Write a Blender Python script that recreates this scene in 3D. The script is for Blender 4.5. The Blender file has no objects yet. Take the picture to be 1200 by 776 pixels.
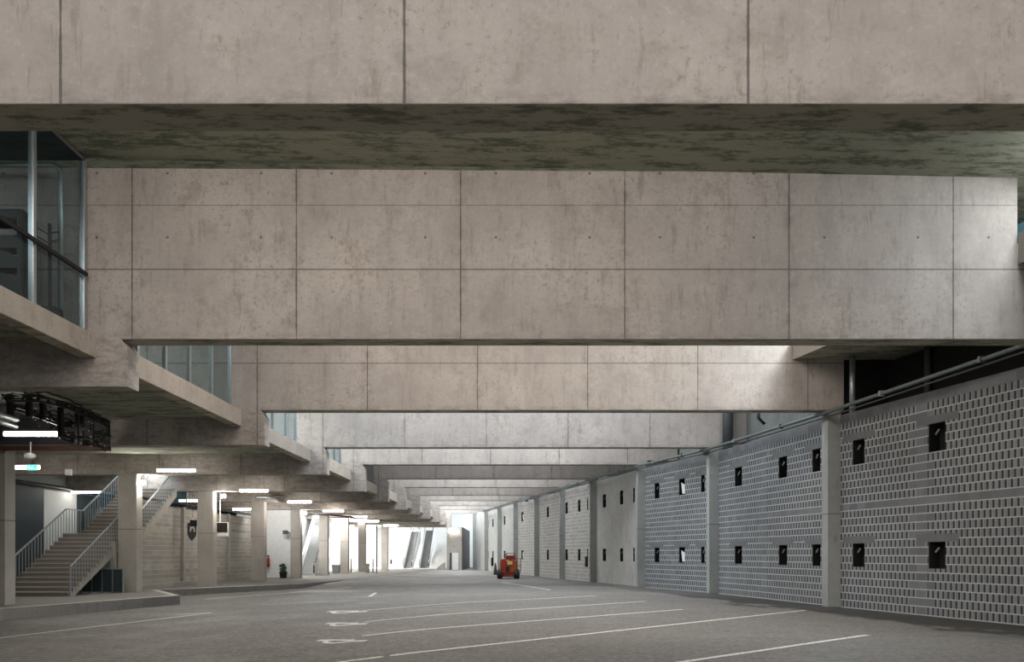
import bpy, bmesh, math, random
from mathutils import Vector, Matrix
random.seed(7)
sc = bpy.context.scene
COL = sc.collection
CH, F = 1.62, 900.0                       # eye height, focal length in pixels (27 mm lens)
R = math.radians

def Px(px, Y): return (px-600.0)*Y/F
def Zr(py, Y): return CH+(650.0-py)*Y/F

# ------------------------------------------------------------------ materials
class G:
    """tiny node expression helper"""
    def __init__(s, name):
        s.m = bpy.data.materials.new(name); s.m.use_nodes = True
        s.t = s.m.node_tree; s.n = s.t.nodes
        s.b = s.n['Principled BSDF']
    def val(s, inp, v):
        if hasattr(v, 'links'): s.t.links.new(v, inp)
        else: inp.default_value = v
    def m_(s, op, a, b=0.0, c=None):
        n = s.n.new('ShaderNodeMath'); n.operation = op
        s.val(n.inputs[0], a); s.val(n.inputs[1], b)
        if c is not None: s.val(n.inputs[2], c)
        return n.outputs[0]
    def pos(s):
        g = s.n.new('ShaderNodeNewGeometry'); x = s.n.new('ShaderNodeSeparateXYZ')
        s.t.links.new(g.outputs['Position'], x.inputs[0])
        k = s.n.new('ShaderNodeSeparateXYZ'); s.t.links.new(g.outputs['Normal'], k.inputs[0])
        return g.outputs['Position'], x.outputs, k.outputs
    def uv(s):
        u = s.n.new('ShaderNodeUVMap'); x = s.n.new('ShaderNodeSeparateXYZ')
        s.t.links.new(u.outputs[0], x.inputs[0]); return x.outputs
    def noise(s, vec, scale, detail=4, rough=.55, sx=1, sy=1, sz=1):
        mp = s.n.new('ShaderNodeMapping'); mp.inputs['Scale'].default_value = (sx, sy, sz)
        s.t.links.new(vec, mp.inputs[0])
        n = s.n.new('ShaderNodeTexNoise'); n.inputs['Scale'].default_value = scale
        n.inputs['Detail'].default_value = detail; n.inputs['Roughness'].default_value = rough
        s.t.links.new(mp.outputs[0], n.inputs['Vector']); return n.outputs[0]
    def ramp(s, f, lo, hi, a=0.0, b=1.0):
        n = s.n.new('ShaderNodeMapRange'); n.clamp = True
        s.val(n.inputs[0], f)
        for i, v in enumerate((lo, hi, a, b)): n.inputs[i+1].default_value = v
        return n.outputs[0]
    def mix(s, f, a, b):
        n = s.n.new('ShaderNodeMix'); n.data_type = 'RGBA'
        s.val(n.inputs[0], f)
        for i, v in ((6, a), (7, b)):
            if hasattr(v, 'links'): s.t.links.new(v, n.inputs[i])
            else: n.inputs[i].default_value = (*v, 1)
        return n.outputs[2]
    def out(s, col, rough=.8, bump=None, bs=.3, bd=.02, metal=0):
        if hasattr(col, 'links'): s.t.links.new(col, s.b.inputs['Base Color'])
        else: s.b.inputs['Base Color'].default_value = (*col, 1)
        s.val(s.b.inputs['Roughness'], rough); s.b.inputs['Metallic'].default_value = metal
        s.b.inputs['Specular IOR Level'].default_value = .3
        if bump is not None:
            bn = s.n.new('ShaderNodeBump'); bn.inputs['Strength'].default_value = bs
            bn.inputs['Distance'].default_value = bd
            s.t.links.new(bump, bn.inputs['Height']); s.t.links.new(bn.outputs[0], s.b.inputs['Normal'])
        return s.m

def flat(name, col, rough=.6, metal=0, em=None, es=0):
    g = G(name); p, x, k = g.pos()
    n = g.noise(p, 6, 3)
    c = g.mix(g.ramp(n, .3, .7, 0, .35), col, tuple(v*.72 for v in col))
    g.out(c, rough, metal=metal)
    if em: g.b.inputs['Emission Color'].default_value = (*em, 1); g.b.inputs['Emission Strength'].default_value = es
    return g.m

def concrete(name, base=(.40,.365,.325), joints=False, stain=.5, under=True, jy=False):
    g = G(name); p, x, k = g.pos()
    big = g.noise(p, .55, 6, .62)
    streak = g.noise(p, 1.1, 6, .68, 1.6, 1.6, .28)
    fine = g.noise(p, 22, 4, .7)
    mid = g.noise(p, 3.2, 7, .72)
    c = g.mix(g.ramp(big, .34, .66), tuple(v*.86 for v in base), tuple(min(1, v*1.12) for v in base))
    c = g.mix(g.ramp(streak, .5, .72, 0, .55*stain), c, tuple(v*.55 for v in base))
    c = g.mix(g.ramp(mid, .52, .70, 0, .7*stain), c, (base[0]*.66, base[1]*.65, base[2]*.62))
    blot = g.noise(p, 1.7, 8, .8)
    c = g.mix(g.m_('MULTIPLY', g.ramp(blot, .53, .59, 0, .55*stain), g.ramp(big, .4, .6)), c, (base[0]*.62, base[1]*.58, base[2]*.52))
    c = g.mix(g.ramp(mid, .25, .42, .4*stain, 0), c, tuple(min(1, v*1.3) for v in base))
    c = g.mix(g.ramp(fine, .35, .7, 0, .22), c, tuple(v*.7 for v in base))
    pit = g.noise(p, 13, 8, .78)
    c = g.mix(g.m_('MULTIPLY', g.ramp(pit, .565, .61, 0, .8*stain), g.ramp(big, .42, .6, .15, 1)), c, (base[0]*.42, base[1]*.39, base[2]*.34))
    c = g.mix(g.ramp(pit, .38, .43, .4*stain, 0), c, tuple(min(1, v*1.35) for v in base))
    drip = g.noise(p, 2.6, 6, .72, 3.2, 3.2, .35)
    c = g.mix(g.m_('MULTIPLY', g.ramp(drip, .55, .63, 0, .6*stain), g.ramp(blot, .44, .54)), c, (base[0]*.52, base[1]*.49, base[2]*.43))
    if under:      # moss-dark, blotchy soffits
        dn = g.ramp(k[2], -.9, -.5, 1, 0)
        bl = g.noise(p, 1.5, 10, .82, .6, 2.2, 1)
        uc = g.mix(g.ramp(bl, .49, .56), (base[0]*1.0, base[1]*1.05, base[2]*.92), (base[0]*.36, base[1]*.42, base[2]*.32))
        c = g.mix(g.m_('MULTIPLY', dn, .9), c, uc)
    bump = mid
    if joints:
        vert = g.m_('LESS_THAN', g.m_('ABSOLUTE', k[2]), .5)
        fx = g.m_('FRACT', g.m_('DIVIDE', g.m_('ADD', x[0], 1.06+338.5), 3.385))
        dj = g.m_('MULTIPLY', g.m_('MINIMUM', fx, g.m_('SUBTRACT', 1.0, fx)), 3.385)
        jn = g.noise(p, 2.0, 5, .7)
        w = g.ramp(jn, .3, .7, .007, .020)
        j = g.m_('MULTIPLY', g.m_('LESS_THAN', dj, w), .75)
        for z, ww in ((7.50, .016), (8.82, .008)):
            d = g.m_('ABSOLUTE', g.m_('SUBTRACT', x[2], z))
            j = g.m_('MAXIMUM', j, g.m_('MULTIPLY', g.m_('LESS_THAN', d, ww), .6))
        for z in (8.16, 9.48):     # tie holes
            for u in (.215, .785):
                dx = g.m_('MULTIPLY', g.m_('SUBTRACT', fx, u), 3.385)
                dz = g.m_('SUBTRACT', x[2], z)
                d = g.m_('SQRT', g.m_('ADD', g.m_('MULTIPLY', dx, dx), g.m_('MULTIPLY', dz, dz)))
                j = g.m_('MAXIMUM', j, g.m_('MULTIPLY', g.m_('LESS_THAN', d, .028), .7))
        # grime that hugs joints
        gr = g.m_('MULTIPLY', g.ramp(dj, 0, .22, 1, 0), g.ramp(g.noise(p, 4, 5, .7), .45, .7, 0, .55))
        c = g.mix(g.m_('MULTIPLY', gr, vert), c, tuple(v*.45 for v in base))
        c = g.mix(g.m_('MULTIPLY', j, vert), c, (.07, .065, .058))
        # dirt along the lower and upper edge
        e1 = g.m_('MULTIPLY', g.ramp(x[2], CH+4.44, CH+4.62, 1, 0), g.ramp(g.noise(p, 2.2, 7, .75, 1, 1, 3), .45, .62, 0, .6))
        c = g.mix(g.m_('MULTIPLY', e1, vert), c, tuple(v*.42 for v in base))
        e2 = g.m_('MULTIPLY', g.ramp(x[2], 9.2, 9.9, 0, 1), g.ramp(g.noise(p, 1.7, 8, .78, 1.3, 1.3, .4), .54, .62, 0, .8))
        c = g.mix(g.m_('MULTIPLY', e2, vert), c, (base[0]*.4, base[1]*.36, base[2]*.28))
    return g.out(c, .85, bump, .25, .03)

def blocks(name, base, mortar, slot, cw=.335, chh=.225, slots=True, band=True, contrast=1.0):
    g = G(name); p, x, k = g.pos(); uv = g.uv(); u, v = uv[0], uv[1]
    row = g.m_('FLOOR', g.m_('DIVIDE', v, chh)); fv = g.m_('FRACT', g.m_('DIVIDE', v, chh))
    par = g.m_('MODULO', row, 2.0)
    mh = g.m_('LESS_THAN', fv, .13)
    uo = g.m_('ADD', g.m_('ADD', u, 1000*cw), g.m_('MULTIPLY', par, cw*.25))
    hb = cw*.5
    fu = g.m_('FRACT', g.m_('DIVIDE', uo, hb))
    sl = g.m_('LESS_THAN', fu, .36)
    lt = g.m_('GREATER_THAN', fu, .84)
    sol = g.m_('COMPARE', row, 13.0, .4)
    sol = g.m_('MAXIMUM', sol, g.m_('GREATER_THAN', v, 5.62))
    if band:
        wid = g.m_('ADD', .17, g.m_('MULTIPLY', par, .26))
        sol = g.m_('MAXIMUM', sol, g.m_('LESS_THAN', g.m_('ABSOLUTE', g.m_('SUBTRACT', u, .1)), wid))
    rnd = g.n.new('ShaderNodeTexWhiteNoise'); rnd.noise_dimensions = '2D'
    cb = g.n.new('ShaderNodeCombineXYZ'); g.t.links.new(g.m_('FLOOR', g.m_('DIVIDE', uo, cw)), cb.inputs[0]); g.t.links.new(row, cb.inputs[1])
    g.t.links.new(cb.outputs[0], rnd.inputs['Vector'])
    big = g.noise(p, .5, 4, .6)
    c = g.mix(rnd.outputs[0], tuple(a*.8 for a in base), tuple(a*1.15 for a in base))
    c = g.mix(g.ramp(big, .35, .65, 0, .35), c, (base[0]*1.0, base[1]*.95, base[2]*.72))
    solc = g.mix(rnd.outputs[0], tuple(a*.62 for a in base), tuple(a*.85 for a in base))
    if slots:
        c = g.mix(lt, c, tuple(min(1, a*1.25) for a in base))
        c = g.mix(sl, c, slot)
    else:
        sl2 = g.m_('LESS_THAN', g.m_('FRACT', g.m_('DIVIDE', uo, cw)), .05)
        c = g.mix(g.m_('MULTIPLY', sl2, .6), c, mortar)
        rr = g.n.new('ShaderNodeTexWhiteNoise'); rr.noise_dimensions = '1D'; g.t.links.new(row, rr.inputs['W'])
        c = g.mix(g.m_('MULTIPLY', rr.outputs[0], .45), c, tuple(a*.5 for a in base))
        c = g.mix(g.m_('MULTIPLY', g.m_('GREATER_THAN', rnd.outputs[0], .8), .4), c, tuple(a*.55 for a in base))
    c = g.mix(sol, c, solc)
    c = g.mix(g.m_('MULTIPLY', mh, g.m_('LESS_THAN', v, 5.62)), c, mortar)
    dirt = g.noise(p, 2.5, 6, .7)
    c = g.mix(g.ramp(dirt, .5, .75, 0, .4), c, tuple(a*.5 for a in base))
    h = g.m_('SUBTRACT', 1.0, g.m_('MULTIPLY', sl, g.m_('SUBTRACT', 1.0, g.m_('MAXIMUM', mh, sol)))) if slots else dirt
    return g.out(c, .85, h, .5, .02)

def asphalt():
    g = G('asphalt_material'); p, x, k = g.pos()
    f1 = g.noise(p, 32, 3, .85); f2 = g.noise(p, 14, 5, .75); big = g.noise(p, .35, 6, .6); md = g.noise(p, 1.6, 6, .7, .4, 1.5, 1)
    c = g.mix(g.ramp(f1, .35, .65), (.055, .05, .045), (.25, .232, .212))
    c = g.mix(g.ramp(f2, .35, .7, 0, .5), c, (.13, .122, .11))
    c = g.mix(g.ramp(big, .35, .65, 0, .5), c, (.185, .172, .158))
    c = g.mix(g.ramp(md, .52, .68, 0, .5), c, (.115, .108, .098))
    sp = g.noise(p, 9, 6, .85); dk = g.noise(p, 3.3, 8, .85, .7, 1, 1)
    c = g.mix(g.ramp(sp, .54, .58, 0, .7), c, (.05, .047, .042))
    c = g.mix(g.ramp(sp, .41, .46, .55, 0), c, (.30, .285, .265))
    c = g.mix(g.ramp(dk, .54, .60, 0, .6), c, (.06, .056, .05))
    # dirty strip near the block wall, with shade painted in
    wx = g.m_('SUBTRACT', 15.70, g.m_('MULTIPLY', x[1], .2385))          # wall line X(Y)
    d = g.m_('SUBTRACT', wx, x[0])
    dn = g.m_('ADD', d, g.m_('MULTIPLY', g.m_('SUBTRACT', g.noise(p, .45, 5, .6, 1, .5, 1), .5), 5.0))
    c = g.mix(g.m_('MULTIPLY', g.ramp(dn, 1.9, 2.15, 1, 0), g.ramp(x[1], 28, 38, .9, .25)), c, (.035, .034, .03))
    wet = g.ramp(g.noise(p, .3, 4, .6), .45, .65, .75, .5)
    return g.out(c, wet, f2, .35, .02)

def pavement_mat():
    g = G('pavement_material'); p, x, k = g.pos()
    a = g.noise(p, 9, 5, .7); b = g.noise(p, .7, 5, .6)
    c = g.mix(g.ramp(a, .35, .65), (.13, .125, .115), (.21, .20, .185))
    c = g.mix(g.ramp(b, .4, .65, 0, .5), c, (.15, .143, .13))
    return g.out(c, .8, a, .3, .02)

def glass_mat(name, tint, refl=.12):
    m = bpy.data.materials.new(name); m.use_nodes = True; t = m.node_tree; n = t.nodes
    n.remove(n['Principled BSDF']); o = n['Material Output']
    tr = n.new('ShaderNodeBsdfTransparent'); tr.inputs[0].default_value = (*tint, 1)
    gl = n.new('ShaderNodeBsdfGlossy'); gl.inputs[0].default_value = (.8, .9, .95, 1); gl.inputs['Roughness'].default_value = .04
    fr = n.new('ShaderNodeLayerWeight'); fr.inputs[0].default_value = .5
    ad = n.new('ShaderNodeMath'); ad.operation = 'POWER'; ad.inputs[1].default_value = 4
    t.links.new(fr.outputs['Facing'], ad.inputs[0])
    mx = n.new('ShaderNodeMixShader')
    t.links.new(ad.outputs[0], mx.inputs[0]); t.links.new(tr.outputs[0], mx.inputs[1]); t.links.new(gl.outputs[0], mx.inputs[2])
    t.links.new(mx.outputs[0], o.inputs[0]); return m

M = {}
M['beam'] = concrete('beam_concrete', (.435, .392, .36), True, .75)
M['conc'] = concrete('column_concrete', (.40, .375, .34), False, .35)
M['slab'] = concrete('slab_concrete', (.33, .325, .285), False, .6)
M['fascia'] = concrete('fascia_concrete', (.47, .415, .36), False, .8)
M['panel'] = concrete('panel_concrete', (.42, .41, .38), False, .8, False)
M['rough'] = concrete('retaining_concrete', (.22, .23, .22), False, 1.0, False)
M['pil'] = concrete('pilaster_concrete', (.29, .30, .285), False, .5, False)
M['riser'] = flat('stair_riser', (.21, .195, .175), .8)
M['pipe'] = flat('green_grey_pipe', (.16, .19, .18), .45, .4)
M['stair'] = concrete('stair_concrete', (.38, .355, .31), False, .6, False)
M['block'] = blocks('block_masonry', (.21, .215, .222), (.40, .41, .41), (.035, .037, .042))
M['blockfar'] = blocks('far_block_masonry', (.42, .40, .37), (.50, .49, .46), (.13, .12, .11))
M['blockleft'] = blocks('left_block_masonry', (.38, .36, .335), (.42, .40, .375), (.1, .1, .1), slots=False, band=False, cw=.6)
M['lintel'] = concrete('lintel_concrete', (.15, .152, .157), False, .4, False)
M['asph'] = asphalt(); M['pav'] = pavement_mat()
M['kerb'] = concrete('kerb_concrete', (.42, .40, .37), False, .7, False)
def worn():
    g = G('worn_white_paint'); p, x, k = g.pos()
    a = g.noise(p, 16, 5, .8)
    return g.out(g.mix(g.ramp(a, .42, .6, 0, .75), (.74, .71, .67), (.26, .25, .23)), .7)
M['paint'] = worn()
M['white'] = flat('white_paint', (.78, .78, .76)); M['whitewall'] = flat('white_wall', (.80, .81, .81), .7)
M['dark'] = flat('void_shade_black', (.012, .012, .012), .9); M['black'] = flat('black_metal', (.02, .018, .017), .5)  # the first near-black paints in the shade of unlit voids
M['steel'] = flat('galvanised_steel', (.42, .46, .47), .38, .7); M['alu'] = flat('aluminium', (.5, .55, .57), .3, .8)
M['brown'] = flat('brown_pipe', (.10, .045, .035), .5); M['teal'] = flat('dark_teal_panel', (.035, .05, .055), .5)
M['greyp'] = flat('grey_panel', (.30, .31, .31), .6); M['darkgrey'] = flat('dark_grey', (.07, .075, .078), .6)
M['seat'] = flat('dark_upholstery', (.03, .036, .038), .6)
M['red'] = flat('lift_red', (.33, .045, .028), .45); M['redd'] = flat('lift_dark_red', (.22, .035, .022), .5)
M['orange'] = flat('lift_orange', (.33, .075, .03), .5)
M['yellow'] = flat('yellow_plate', (.75, .5, .16), .5); M['rubber'] = flat('rubber', (.03, .028, .026), .9)
M['tube'] = flat('glowing_tube', (1, 1, 1), .5, 0, (1, .93, .84), 26)
M['lampface'] = flat('glowing_lamp', (1, 1, 1), .5, 0, (1, .95, .9), 12)
M['green'] = flat('exit_green', (.05, .45, .3), .5, 0, (.1, .75, .55), 1.6)
M['exitwhite'] = flat('exit_white', (.8, .9, .9), .5, 0, (.7, 1, .95), 1.2)
M['plant'] = flat('plant_green', (.05, .10, .06), .8)
M['rail'] = flat('painted_railing', (.33, .37, .39), .4, .3)
M['glass'] = glass_mat('clear_glass', (.78, .84, .85)); M['glassb'] = glass_mat('blue_glass', (.45, .62, .68), .2)
M['clereglass'] = flat('teal_glazing', (.03, .07, .085), .2, 0, (.06, .16, .2), .5)
M['ribs'] = flat('grey_ribs', (.2, .2, .19), .5)

# ------------------------------------------------------------------ mesh helpers
class MB:
    def __init__(s): s.bm = bmesh.new(); s.uvs = None
    def box(s, x0, x1, y0, y1, z0, z1, rz=0, piv=None):
        vs = [s.bm.verts.new(v) for v in ((x0,y0,z0),(x1,y0,z0),(x1,y1,z0),(x0,y1,z0),(x0,y0,z1),(x1,y0,z1),(x1,y1,z1),(x0,y1,z1))]
        for f in ((3,2,1,0),(4,5,6,7),(0,1,5,4),(1,2,6,5),(2,3,7,6),(3,0,4,7)): s.bm.faces.new([vs[i] for i in f])
        if rz: bmesh.ops.rotate(s.bm, verts=vs, cent=piv or ((x0+x1)/2, (y0+y1)/2, 0), matrix=Matrix.Rotation(rz, 3, 'Z'))
        return s
    def hexa(s, pts):
        vs = [s.bm.verts.new(v) for v in pts]
        for f in ((3,2,1,0),(4,5,6,7),(0,1,5,4),(1,2,6,5),(2,3,7,6),(3,0,4,7)): s.bm.faces.new([vs[i] for i in f])
        return s
    def prism(s, poly, d, off):
        """poly: list of 3-D points, extruded by vector d"""
        a = [s.bm.verts.new(Vector(p)) for p in poly]; b = [s.bm.verts.new(Vector(p)+Vector(d)) for p in poly]
        n = len(a); s.bm.faces.new(a); s.bm.faces.new(b[::-1])
        for i in range(n): s.bm.faces.new((a[i], b[i], b[(i+1) % n], a[(i+1) % n]))
        return s
    def bar(s, p, q, w, h=None):
        h = h or w; p = Vector(p); q = Vector(q); d = q-p
        if d.length < 1e-6: return s
        up = Vector((0,0,1)) if abs(d.normalized().z) < .95 else Vector((0,1,0))
        a = d.cross(up).normalized(); b = a.cross(d).normalized(); pts = []
        for base in (p, q):
            for i, j in ((-1,-1),(1,-1),(1,1),(-1,1)): pts.append(base+a*i*w/2+b*j*h/2)
        return s.hexa(pts)
    def tube(s, pts, r, n=10):
        pts = [Vector(p) for p in pts]; rings = []
        for i, p in enumerate(pts):
            d = (pts[min(i+1, len(pts)-1)]-pts[max(i-1, 0)]).normalized()
            up = Vector((0,0,1)) if abs(d.z) < .9 else Vector((0,1,0))
            a = d.cross(up).normalized(); b = a.cross(d).normalized()
            rings.append([s.bm.verts.new(p+(a*math.cos(t)+b*math.sin(t))*r) for t in (2*math.pi*k/n for k in range(n))])
        for A, B in zip(rings, rings[1:]):
            for k in range(n): s.bm.faces.new((A[k], A[(k+1) % n], B[(k+1) % n], B[k]))
        s.bm.faces.new(rings[0][::-1]); s.bm.faces.new(rings[-1]); return s
    def lathe(s, c, prof, n=20, axis='z'):
        c = Vector(c); rings = []
        for r, h in prof:
            ring = []
            for k in range(n):
                t = 2*math.pi*k/n; a, b = r*math.cos(t), r*math.sin(t)
                v = {'z': (a, b, h), 'x': (h, a, b), 'y': (a, h, b)}[axis]
                ring.append(s.bm.verts.new(c+Vector(v)))
            rings.append(ring)
        for A, B in zip(rings, rings[1:]):
            for k in range(n): s.bm.faces.new((A[k], A[(k+1) % n], B[(k+1) % n], B[k]))
        s.bm.faces.new(rings[0][::-1]); s.bm.faces.new(rings[-1]); return s
    def obj(s, name, mat, parent=None, bevel=0, smooth=False):
        bmesh.ops.recalc_face_normals(s.bm, faces=s.bm.faces)
        off = Vector((0,0,0)); q = parent
        while q is not None: off += q.location; q = q.parent
        if parent is not None:
            for v in s.bm.verts: v.co -= off
        me = bpy.data.meshes.new(name); s.bm.to_mesh(me); s.bm.free()
        me.materials.append(mat)
        if smooth:
            for p in me.polygons: p.use_smooth = True
        o = bpy.data.objects.new(name, me); COL.objects.link(o)
        if parent is not None: o.parent = parent
        if bevel:
            b = o.modifiers.new('bevel', 'BEVEL'); b.width = bevel; b.segments = 2; b.limit_method = 'ANGLE'
        return o

def thing(name, label, cat, loc, group=None):
    o = bpy.data.objects.new(name, None); COL.objects.link(o); o.location = loc; o.empty_display_size = .1
    return tag(o, label, cat, group)
def tag(o, label, cat, group=None):
    o['label'] = label; o['category'] = cat
    if group: o['group'] = group
    return o
def struct(o): o['kind'] = 'structure'; return o
ORD = ['nearest','second','third','fourth','fifth','sixth','seventh','eighth','ninth','tenth','eleventh','twelfth','thirteenth']

# ------------------------------------------------------------------ key depths, read off the photograph
BY = {1: 7.56, 2: 15.83, 3: 23.6, 4: 31.8, 5: 37.9, 6: 45.0, 7: 50.8, 8: 57.7, 9: 63.3, 10: 70.0, 11: 76.5, 12: 83.0}
BOT = CH+4.44; TOPZ = CH+8.22; TH = .5
HX = {2: -7.93, 3: -7.6, 4: -7.67, 5: -7.25, 6: -7.25, 7: -6.98, 8: -6.92, 9: -6.75, 10: -6.62, 11: -6.65, 12: -6.6}
HZ = {2: 3.46, 3: 3.36, 4: 3.32, 5: 3.12, 6: 3.10, 7: 2.97, 8: 3.03, 9: 2.95, 10: 2.95, 11: 2.96, 12: 2.95}
CXp = {3: 970, 4: 831, 5: 746.8, 6: 691.3, 7: 655.5, 8: 626, 9: 601.5, 10: 583, 11: 567.6, 12: 554}
CX = {n: Px(p, BY[n]) for n, p in CXp.items()}; CX[2] = 11.72; CX[1] = 13.65
def wallx(Y): return 15.70-.2385*Y+.0
XL = -22.0

# ------------------------------------------------------------------ floor
def zf(X, Y):
    a = max(0, min(1, (-2-X)/8)); b = max(0, min(1, (56-Y)/24))
    c = max(0, min(1, (-6-X)/2.4)); e = max(0, min(1, (Y-41)/5))
    return -.28*a*b*(1-c*e)+.048*c*e
bm = bmesh.new(); xs = [-23, -18, -14, -12, -10, -8, -6, -4, -2, 0, 3, 6, 9, 12, 15, 18]
ys = [-8, 0, 6, 12, 18, 24, 28, 32, 36, 40, 44, 48, 52, 56, 62, 72, 84, 98, 112]
gr = [[bm.verts.new((x, y, zf(x, y))) for x in xs] for y in ys]
for j in range(len(ys)-1):
    for i in range(len(xs)-1): bm.faces.new((gr[j][i], gr[j][i+1], gr[j+1][i+1], gr[j+1][i]))
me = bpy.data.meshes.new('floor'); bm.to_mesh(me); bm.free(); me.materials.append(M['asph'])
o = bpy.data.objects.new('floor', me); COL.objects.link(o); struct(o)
def fz(X, Y):     # height on the faceted floor
    import bisect
    i = max(0, min(len(xs)-2, bisect.bisect(xs, X)-1)); j = max(0, min(len(ys)-2, bisect.bisect(ys, Y)-1))
    tx = (X-xs[i])/(xs[i+1]-xs[i]); ty = (Y-ys[j])/(ys[j+1]-ys[j])
    z = [[zf(xs[i+a], ys[j+b]) for a in (0, 1)] for b in (0, 1)]
    return (z[0][0]*(1-tx)+z[0][1]*tx)*(1-ty)+(z[1][0]*(1-tx)+z[1][1]*tx)*ty
def U(px, py):    # pixel -> floor point
    z = 0
    for _ in range(12):
        Y = (CH-z)*F/(py-650); X = Px(px, Y); z = fz(X, Y)
    return X, Y, z

# ------------------------------------------------------------------ pavement and kerbs (left)
PZ = .07
def Up(px, py): Y = (CH-PZ)*F/(py-650); return (Px(px, Y), Y)
kA, kB, kC = Up(-40, 716.5), Up(211, 697.6), Up(186, 691.3)
kD, kE = Up(200, 692.6), Up(357, 684.0)
pv = [(-22, 16.0), (kA[0]-.5, kA[1]-2.5), kA, kB, kC, kE, (-10.4, 46), (-9.6, 56), (-8.8, 70), (-8.2, 83), (-8.2, 84.5), (-22, 84.5)]
MB().prism([(x, y, -.4) for x, y in pv], (0, 0, .4+PZ-.012), 0).obj('floor_pavement', M['pav'])
struct(bpy.data.objects['floor_pavement'])
def kerb(path, w, label):
    mb = MB()
    for (x0, y0), (x1, y1) in zip(path, path[1:]):
        d = Vector((x1-x0, y1-y0, 0)).normalized(); nrm = Vector((-d.y, d.x, 0))*w
        a, b = Vector((x0, y0, 0)), Vector((x1, y1, 0))
        mb.hexa([a+Vector((0,0,-.4)), b+Vector((0,0,-.4)), b+nrm+Vector((0,0,-.4)), a+nrm+Vector((0,0,-.4)),
                 a+Vector((0,0,PZ)), b+Vector((0,0,PZ)), b+nrm+Vector((0,0,PZ)), a+nrm+Vector((0,0,PZ))])
    tag(mb.obj('kerb', M['kerb'], None, .02), label, 'kerb')
kerb([(kA[0]-.5, kA[1]-2.5), kA, kB, kC], .28, 'raised pale concrete kerb in front of the staircase, with its squared corner')
kerb([(kC[0]+.02, kC[1]+.3), kE], .22, 'long low concrete kerb beyond the staircase, running past the left columns')

# painted markings
def strip(px0, py0, px1, py1, w=.11):
    a = U(px0, py0); b = U(px1, py1); mb = MB(); n = 14
    d = Vector((b[0]-a[0], b[1]-a[1], 0)).normalized(); nr = Vector((-d.y, d.x, 0))*w/2
    pr = None
    for i in range(n+1):
        t = i/n; x = a[0]+(b[0]-a[0])*t; y = a[1]+(b[1]-a[1])*t
        l = mb.bm.verts.new((x+nr.x, y+nr.y, fz(x+nr.x, y+nr.y)+.006)); r = mb.bm.verts.new((x-nr.x, y-nr.y, fz(x-nr.x, y-nr.y)+.006))
        if pr: mb.bm.faces.new((pr[1], r, l, pr[0]))
        pr = (l, r)
    return mb.obj('parking_line', M['paint'])
for a, lab in (((330, 786, 944, 715.5), 'long white parking line, second nearest, reaching toward the near pilaster'),
               ((760, 782, 1017, 744.5), 'white parking line at lower right, nearest to the block wall'),
               ((425, 745.5, 800, 714.5), 'white parking line beside the nearest painted symbol'),
               ((428, 729, 757, 705), 'white parking line beside the middle painted symbol'),
               ((425, 715.8, 700, 698.5), 'white parking line beside the farthest painted symbol'),
               ((-40, 752.5, 248, 718.3), 'white parking line at lower left in front of the raised kerb'),
               ((240, 702.5, 412, 688.3), 'thin white line parallel to the low kerb'),
               ((433, 699.3, 440.5, 695), 'short bright white dash in the middle of the road'),
               ((588, 682.6, 645, 691.8), 'short white line on the road in front of the red lift'),
               ((205, 720.5, 248, 717.9), 'short worn white mark at the end of the lower left line')):
    tag(strip(*a, w=.125 if 'dash' not in lab else .16), lab, 'line', 'painted parking lines')
def symbol(px, py, sc_, sy, label):
    X, Y, _ = U(px, py); t = thing('parking_symbol', label, 'marking', (X, Y, fz(X, Y)+.0))
    def q(mb, pts):
        mb.bm.faces.new([mb.bm.verts.new((X+a*sc_, Y+b*sc_*sy, fz(X+a*sc_, Y+b*sc_*sy)+.007)) for a, b in pts])
    mb = MB()
    for k in range(14):          # open wheel
        t0 = R(150+k*17); t1 = R(150+(k+1)*17)
        q(mb, [(.36*math.cos(t0), .36*math.sin(t0)), (.58*math.cos(t0), .58*math.sin(t0)), (.58*math.cos(t1), .58*math.sin(t1)), (.36*math.cos(t1), .36*math.sin(t1))])
    mb.obj('wheel_arc', M['paint'], t)
    mb = MB(); q(mb, [(-.9, .1), (-.25, .02), (-.2, .36), (-.85, .42)]); q(mb, [(-.2, .05), (.55, -.1), (.55, .16), (-.2, .32)])
    q(mb, [(.45, -.4), (1.05, -.34), (1.1, -.08), (.5, -.04)]); mb.obj('figure', M['paint'], t)
symbol(404, 717.2, .68, 1.9, 'farthest of three worn white wheelchair symbols painted on the asphalt')
symbol(403, 731.5, .56, 1.9, 'middle of three worn white wheelchair symbols painted on the asphalt')
symbol(397, 751.5, .52, 1.5, 'nearest of three worn white wheelchair symbols painted on the asphalt')

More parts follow.
